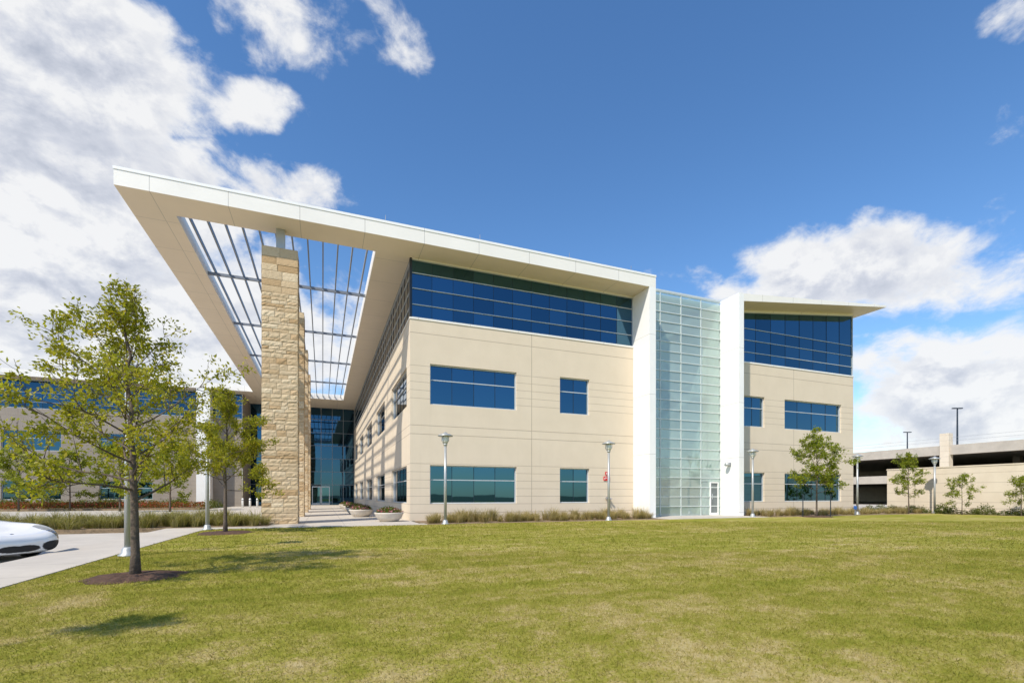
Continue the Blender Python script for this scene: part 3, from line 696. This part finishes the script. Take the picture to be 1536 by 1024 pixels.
# ------------------------------------------------------------------ planters
def planter_proto():
    r_=empty('planter',(0,0,0))
    mb=MB(); mb.lathe([(.34,0),(.42,.03),(.58,.2),(.64,.36),(.67,.40),(.67,.44),(.60,.44),(.57,.38)],(0,0,0),32); mb.build('bowl',M['planter'],r_,True)
    mb=MB(); mb.lathe([(.575,.385),(.3,.43),(.01,.45)],(0,0,0),20,False); mb.build('soil',M['soil'],r_,True)
    rs=np.random.RandomState(3); n=950; a=rs.uniform(0,6.28,n); r=.58*np.sqrt(rs.rand(n)); c=np.stack([r*np.cos(a),r*np.sin(a),.42+rs.uniform(0,.30,n)*(1-.6*(r/.58)**2)],1)
    npmesh('flowers',leaves(c,np.tile([0,0,.6],(n,1)),.10,.6,rs),4,M['flower'],r_)
    return r_
pp=None
for i,(x,y) in enumerate(((-.95,-.15),(-1.75,5.2),(-1.75,9.5),(-1.75,15),(-1.75,22))):
    o=planter_proto() if pp is None else copy_tree(pp)
    if pp is None: pp=o
    o.location=(x,y,.012); o.rotation_euler=(0,0,i*1.3); o.scale=(.95,.95,.9)
    tag(o,['nearest round bowl planter of flowers at the building corner','second round bowl planter of flowers along the court walk','third round bowl planter of flowers along the court walk','fourth round bowl planter of flowers along the court walk','farthest round bowl planter of flowers along the court walk'][i],'planter','bowl planters along the court walk')
bp_=None
for i in range(3):
    if bp_ is None:
        o=empty('bollard',(0,0,0)); mb=MB(); mb.lathe([(.09,0),(.09,.82),(.07,.88),(.01,.9)],(0,0,0),14); mb.build('post',M['fin'],o,True); mb=MB(); mb.lathe([(.093,.68),(.093,.76)],(0,0,0),14); mb.build('band',M['steel'],o,True); bp_=o
    else: o=copy_tree(bp_)
    x,y=P(364+11*i,46); o.location=(x,y,.012)
    tag(o,['left','middle','right'][i]+' white bollard of three between the second tree and the stone pier','bollard','bollards in the court')
# ------------------------------------------------------------------ wall signs, fixtures
r_=empty('wall_sign',(10.35,-.01,2.0)); tag(r_,'pair of small red plates on the wall right of the small ground floor window','sign')
mb=MB(); mb.box(-.08,.08,-.03,0,.24,.42); mb.build('plate',M['red'],r_)
mb=MB(); mb.box(-.19,.19,-.03,0,-.05,.17); mb.build('plate',M['red'],r_)
mb=MB(); mb.box(-.14,.02,-.034,-.031,.08,.11); mb.box(-.14,-.11,-.034,-.031,0.0,.079); mb.box(.06,.14,-.034,-.031,.0,.11); mb.box(-.02,.02,-.034,-.031,.27,.38); mb.build('marking',M['signwhite'],r_)
r_=empty('standpipe',(10.4,-.01,.7)); tag(r_,'small metal fire hose connection low on the wall under the red plates','standpipe')
mb=MB(); mb.tube([(0,0,.3),(0,-.12,.3)],.12,12); mb.build('plate',M['rim'],r_)
for s_ in (-1,1):
    mb=MB(); mb.tube([(.05*s_,-.121,.3),(.12*s_,-.24,.27)],.05,10); mb.build('inlet',M['rim'],r_)
r_=empty('wall_lamp',(18.2,-.7,2.95)); tag(r_,'small white wall lamp on the fin right of the stair tower','lamp')
mb=MB(); mb.box(-.06,-.001,-.08,.08,-.1,.1); mb.build('mount',M['steel'],r_)
mb=MB(); mb.lathe([(.05,.12),(.13,.06),(.15,-.05),(.12,-.1)],(-.22,0,0),16); mb.build('lamp_shade',M['lamp'],r_,True)
x,y=P(1283,28.5); r_=empty('utility_post',(x,y,0)); tag(r_,'short post with a small blue plate by the right end of the office building','post')
mb=MB(); mb.box(-.03,.03,-.03,.03,0,.35); mb.build('post',M['steel'],r_); mb=MB(); mb.box(-.08,.08,-.04,.04,.351,.55); mb.build('plate',M['blue'],r_)
# ------------------------------------------------------------------ car
carx,cary=P(28,9.2)
car=empty('parked_car',(carx,cary,-.11),math.atan2(-.57,.82)); tag(car,'white low sports car with oval headlights at the left edge of the photo','car')
def loft(st):
    mb=MB(); n=None
    for X,w_,zb,zs,zt in st:
        half=[(0,zb),(w_*.82,zb),(w_*.97,zb+.10),(w_,(zb+zs)*.5),(w_*.985,zs-.08),(w_*.86,zs),(w_*.55,(zs*.3+zt*.7)),(0,zt)]
        ring=half+[(-a,b) for a,b in reversed(half[1:-1])]; n=len(ring)
        mb.v+=[(X,a,b) for a,b in ring]
    for k in range(len(st)-1):
        for j in range(n):
            a=k*n+j; b=k*n+(j+1)%n; mb._f((a,b,b+n,a+n))
    mb._f(tuple(reversed(range(n)))); e=(len(st)-1)*n; mb._f(tuple(e+j for j in range(n)))
    return mb
def subs(o,l=2):
    md=o.modifiers.new('s','SUBSURF'); md.levels=l; md.render_levels=l
stn=[(0.03,.52,.16,.39,.41),(-.05,.70,.14,.48,.48),(-.2,.82,.12,.585,.53),(-.5,.88,.12,.675,.575),(-.9,.895,.12,.715,.62),(-1.35,.885,.12,.72,.69),(-1.75,.88,.12,.75,.77),(-2.5,.88,.13,.79,.82),(-3.2,.90,.14,.81,.83),(-3.8,.87,.18,.79,.80),(-4.15,.78,.24,.73,.73),(-4.32,.6,.32,.63,.62)]
tmp=loft(stn).build('body_shape',M['car'],None,True,True); subs(tmp,4)
bpy.context.view_layer.update()
dg=bpy.context.evaluated_depsgraph_get(); ev=tmp.evaluated_get(dg); sm_=bpy.data.meshes.new_from_object(ev)
bpy.data.objects.remove(tmp,do_unlink=True)
vv=np.array([v_.co[:] for v_ in sm_.vertices]); regions={'body':[]}
for p in sm_.polygons:
    c=p.center; n=p.normal; y=abs(c.y); s_='l' if c.y>0 else 'r'; key='body'
    if n.x>.25 and y<.34 and abs(c.z-.245)<.065*(1-(y/.38)**4): key='front_intake'
    elif c.x>-.38 and n.z<.5 and ((y-.61)/.24)**2+((c.z-.265)/.10)**2<1: key='side_intake_'+s_
    elif n.z>-.1 and c.z>.40 and ((c.x+.36+.35*(.66-y))/.27)**2+((y-.685)/.15)**2<1: key='headlight_'+s_
    elif -.58<c.x<-.36 and y>.80 and abs(c.z-.42)<.025: key='side_marker_'+s_
    elif y>.70 and c.z<.66 and (c.x+.92)**2+(c.z-.31)**2<.355**2: key='wheel_arch_f'+s_
    elif y>.70 and c.z<.67 and (c.x+3.35)**2+(c.z-.31)**2<.355**2: key='wheel_arch_b'+s_
    regions.setdefault(key,[]).append(tuple(p.vertices))
matof={'body':'car','front':'black','side_i':'black','headl':'headlight','side_m':'orange','wheel':'black'}  # intakes are flush; their black stands for the shade inside an opening
for key,fs in regions.items():
    used=sorted({i for t in fs for i in t}); mp_={u:i for i,u in enumerate(used)}
    nm=key if key in('body','front_intake') else key.rsplit('_',1)[0]
    mb=MB(); mb.v=[tuple(vv[u]) for u in used]
    for t in fs: mb._f(tuple(mp_[i] for i in t))
    if nm=='wheel_arch': mb.v=[(a,b*(.80),c) for a,b,c in mb.v]
    mk=[matof[k] for k in matof if key.startswith(k)][0]
    mb.build(nm,M[mk],car,True)
cst=[(-1.5,.66,.69,.71,.72),(-1.95,.68,.72,.94,.98),(-2.3,.66,.74,1.13,1.18),(-2.8,.64,.75,1.13,1.19),(-3.3,.62,.76,.98,1.03),(-3.7,.58,.74,.80,.82)]
o=loft(cst).build('cabin',M['carglass'],car,True,True); subs(o)
for X in (-.92,-3.35):
    for s_ in (-1,1):
        mb=MB(); mb.tube([(X,s_*.62,.31),(X,s_*.64,.31),(X,s_*.82,.31),(X,s_*.86,.31)],[.28,.31,.31,.285],32); wh=mb.build('wheel',M['black'],car,True)
        mb=MB(); mb.tube([(X,s_*.855,.31),(X,s_*.864,.31)],[.225,.23],28)
        for k in range(5):
            t=k*1.2566; mb.tube([(X,s_*.868,.31),(X+.2*math.cos(t),s_*.872,.31+.2*math.sin(t))],[.035,.022],6)
        mb.build('rim',M['rim'],wh)
mb=MB(); mb.lathe([(.035,0),(.035,.008),(.02,.012)],(0,0,0),12); o=mb.build('badge',M['rim'],car,True); o.location=(-.17,0,.51); o.rotation_euler=(0,.5,0)
# ------------------------------------------------------------------ lawn blades
rs=np.random.RandomState(9)
V=[]
for d0,d1,n,h,wd in ((2.6,6,110000,.028,.0030),(6,10,110000,.033,.0048),(10,21.5,110000,.038,.010)):
    d=np.sqrt(rs.uniform(d0*d0,d1*d1,n)); t=rs.uniform(-1.25,1.25,n)
    x=CX+d*Fv[0]+t*d*Rv[0]; y=CY+d*Fv[1]+t*d*Rv[1]
    ok=(x>-7.38)&(y<-3.05)
    for (a,b),r in ((T1,.5),(T2,.7),(T3,.75)): ok&=((x-a)**2+(y-b)**2>r*r)
    x=x[ok];y=y[ok];m_=len(x); az=rs.uniform(0,6.283,m_); L=h*rs.uniform(.5,1.2,m_); le=rs.normal(0,.7,(m_,2))*L[:,None]
    sx=np.cos(az)*wd; sy=np.sin(az)*wd; z0=np.zeros(m_)
    V.append(np.stack([np.stack([x-sx,y-sy,z0],1),np.stack([x+sx,y+sy,z0],1),np.stack([x+le[:,0],y+le[:,1],L],1)],1))
tag(npmesh('grass',np.concatenate(V),3,M['blade']),'short mown green and straw coloured lawn grass','grass',kind='stuff')
